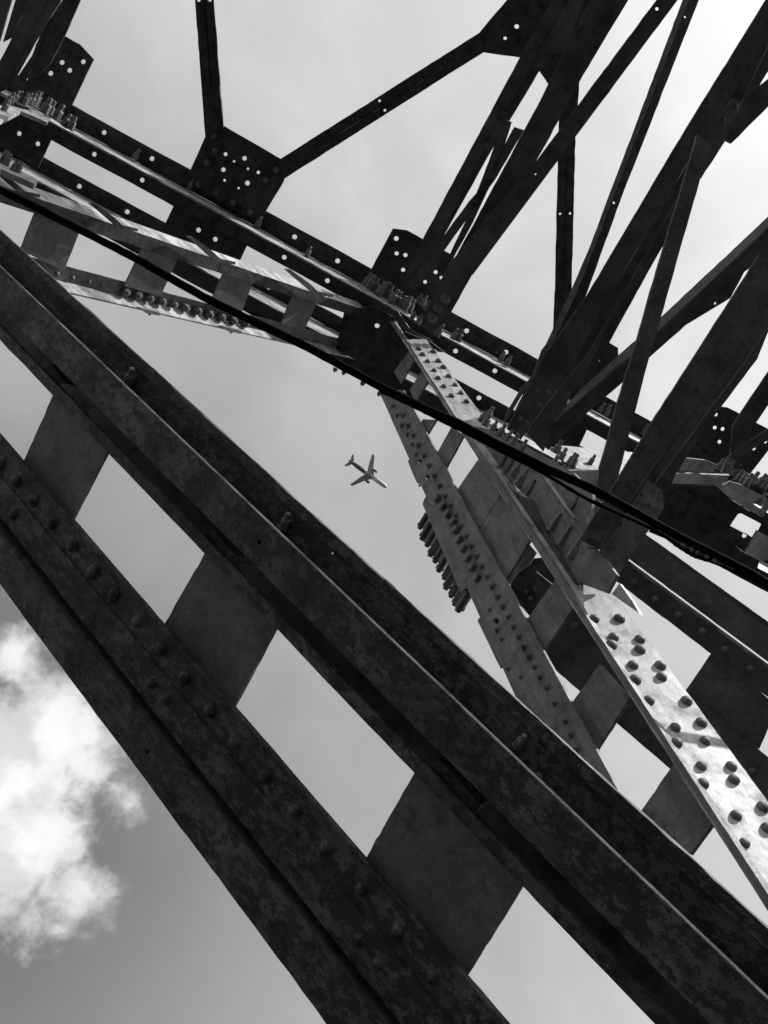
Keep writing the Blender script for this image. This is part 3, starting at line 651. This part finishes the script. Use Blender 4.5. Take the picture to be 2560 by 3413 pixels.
# ================================================================== cables
def tube(name, parent, pts, rad, mat, seg=8):
    vs, fs = [], []
    n = len(pts)
    for i, p in enumerate(pts):
        t = (pts[min(i + 1, n - 1)] - pts[max(i - 1, 0)]).normalized()
        a = t.cross(V((0, 0, 1))).normalized(); b = t.cross(a)
        wob = random.uniform(.86, 1.16)
        for k in range(seg):
            an = 2 * math.pi * k / seg
            vs.append(p + (a * math.cos(an) + b * math.sin(an)) * rad * wob)
    for i in range(n - 1):
        for k in range(seg): fs.append((i * seg + k, i * seg + (k + 1) % seg, (i + 1) * seg + (k + 1) % seg, (i + 1) * seg + k))
    return link_mesh(name, vs, fs, mat, parent, True)
def spline(pts, n=8):
    out = []
    q = [pts[0]] + list(pts) + [pts[-1]]
    for i in range(1, len(q) - 2):
        for k in range(n):
            t = k / n
            out.append(tuple(0.5 * (2 * q[i][j] + (q[i + 1][j] - q[i - 1][j]) * t + (2 * q[i - 1][j] - 5 * q[i][j] + 4 * q[i + 1][j] - q[i + 2][j]) * t * t + (-q[i - 1][j] + 3 * q[i][j] - 3 * q[i + 1][j] + q[i + 2][j]) * t ** 3) for j in range(3)))
    out.append(pts[-1]); return out
def zc_(x): return 2.9 - (x / 2560) * .32
def cab(pts): return [P(x, y, z) for x, y, z in spline([(x, y, zc_(x)) for x, y in pts])]
main = [(-250, 515)] + c1((0, 1040), (450, 1265), (760, 1425), (1180, 1660), (1659, 1890)) + c4((200, 1130), (560, 1315), (900, 1468)) + t1((0, 395), (580, 690), (1050, 905), (1500, 1150)) + t3((700, 1555), (1280, 1850)) + [(2620, 1975), (2900, 2120)]
cb = thing('power_cable', 'thick black cable bundle stretched across the frame beneath the chord', 'cable', P(1200, 1190, 3.2))
tube('cable', cb, cab(main), .0094, 'cable')
tube('cable', cb, [v + V((-.004, .0135, -.004)) for v in cab(main)], .0072, 'cable')
for x, y in c4((40, 1095), (100, 1115), (230, 1190), (345, 1262)) + c1((820, 1475),):
    q = P(x, y, zc_(x)); put(NUT, 'cable_clip', cb, q, YM, .009)
low = c4((340, 1250), (560, 1350), (700, 1420), (900, 1522)) + t1((0, 465), (580, 765), (960, 990), (1250, 1125)) + t3((250, 1410), (480, 1530), (640, 1650), (820, 1755), (1000, 1810), (1230, 1915), (1420, 2000)) + [(2620, 1990), (2900, 2130)]
cb2 = thing('service_cable', 'thin black cable sagging just below the thick cable bundle', 'cable', P(2000, 1700, 2.9))
tube('cable', cb2, cab(low), .0062, 'cable')
lo2 = t3((330, 1480), (560, 1580), (740, 1690), (940, 1770), (1060, 1790))
tube('cable', cb2, cab(lo2), .005, 'cable')
for p in t3((690, 1615), (780, 1655), (840, 1690), (940, 1735), (1020, 1780)):
    q = P(*p, zc_(p[0])); put(NUT, 'cable_clip', cb2, q, V((-.3, .9, 0)), .011)

# ================================================================== airliner
def airliner():
    ca = crop(1100, 1480, 6.9125)
    Z = 760.0
    nose, tail = P(*ca((1318, 1008))[0], Z), P(*ca((405, 350))[0], Z)
    tipR, tipL = P(*ca((1055, 268))[0], Z), P(*ca((508, 965))[0], Z)
    ax = (nose - tail).normalized(); L = (nose - tail).length
    rt = (tipR - tipL); rt = (rt - ax * rt.dot(ax)); half = rt.length / 2; rt.normalize()
    dn = ax.cross(rt)
    if dn.z > 0: dn = -dn                              # belly faces the camera
    o = thing('airliner', 'twin-engine airliner with pale nose flying high in the open sky at centre', 'airplane', (nose + tail) / 2)
    pt = lambda s, r, d: tail + ax * (s * L) + rt * r + dn * d
    R = L * .048
    def body(name, stations, mat):
        vs, fs = [], []; sg = 14
        for s, r, up_ in stations:
            for k in range(sg):
                a = 2 * math.pi * k / sg
                vs.append(pt(s, r * R * math.cos(a), r * R * math.sin(a) - up_ * R))
        for i in range(len(stations) - 1):
            for k in range(sg): fs.append((i * sg + k, i * sg + (k + 1) % sg, (i + 1) * sg + (k + 1) % sg, (i + 1) * sg + k))
        fs.append(tuple(range(sg))); fs.append(tuple(range((len(stations) - 1) * sg, len(stations) * sg)))
        return link_mesh(name, vs, fs, mat, o, True)
    body('rear_fuselage', [(0.02, .12, .55), (.08, .5, .4), (.16, .8, .18), (.25, .98, .02), (.32, 1, 0), (.63, 1, 0)], 'dark')  # rear body in a darker tone than the front
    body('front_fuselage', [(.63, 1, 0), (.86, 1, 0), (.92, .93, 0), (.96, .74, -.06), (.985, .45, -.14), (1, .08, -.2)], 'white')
    body('belly_fairing', [(.42, .3, -.6), (.46, .9, -.32), (.58, .95, -.32), (.64, .4, -.6)], 'grey')
    def wing(name, sgn, secs, mat, t):
        vs, fs = [], []
        for (lead, trail, r, d) in secs:
            c = (lead - trail) * L
            vs += [pt(lead, sgn * r, d), pt(lead * .62 + trail * .38, sgn * r, d - t * c), pt(trail, sgn * r, d), pt(lead * .62 + trail * .38, sgn * r, d + t * c * .7)]
        for i in range(len(secs) - 1):
            for k in range(4): fs.append((i * 4 + k, i * 4 + (k + 1) % 4, i * 4 + 4 + (k + 1) % 4, i * 4 + 4 + k))
        fs += [(0, 1, 2, 3), tuple(range(len(vs) - 4, len(vs)))]
        return link_mesh(name, vs, fs, mat, o)
    for sg in (1, -1):
        wing('wing', sg, [(.665, .47, 0, R * .5), (.635, .468, R * .95, R * .5), (.545, .425, half * .36, 0), (.405, .345, half * .96, -R * .7), (.385, .345, half, -R * .9)], 'grey', .06)
        wing('tailplane', sg, [(.155, .055, 0, -R * .3), (.14, .055, R * .4, -R * .3), (.055, .015, half * .36, -R * .6)], 'grey', .05)
        vs, fs = [], []; g = 10; er = R * .58
        for s, k_ in ((.535, .62), (.555, .9), (.62, 1.0), (.645, .92), (.642, .7), (.60, .6)):
            for k in range(g):
                a = 2 * math.pi * k / g
                vs.append(pt(s, sg * half * .34 + er * k_ * math.cos(a), R * 1.05 + er * k_ * math.sin(a)))
        for i in range(5):
            for k in range(g): fs.append((i * g + k, i * g + (k + 1) % g, (i + 1) * g + (k + 1) % g, (i + 1) * g + k))
        fs += [tuple(range(g)), tuple(range(5 * g, 6 * g))]
        en = link_mesh('engine', vs, fs, 'dark', o, True)
        c = sg * half * .34
        hexa('pylon', en, [pt(.60, c - .25, R * .6), pt(.60, c + .25, R * .6), pt(.53, c + .25, R * .6), pt(.53, c - .25, R * .6), pt(.57, c - .25, 0), pt(.57, c + .25, 0), pt(.5, c + .25, 0), pt(.5, c - .25, 0)], 'grey')
    fs = [pt(.16, -.25, -R * .7), pt(.16, .25, -R * .7), pt(.02, .25, -R * .6), pt(.02, -.25, -R * .6), pt(.045, -.12, -R * 3.6), pt(.045, .12, -R * 3.6), pt(-.02, .12, -R * 3.6), pt(-.02, -.12, -R * 3.6)]
    hexa('tail_fin', o, fs, 'dark')
airliner()
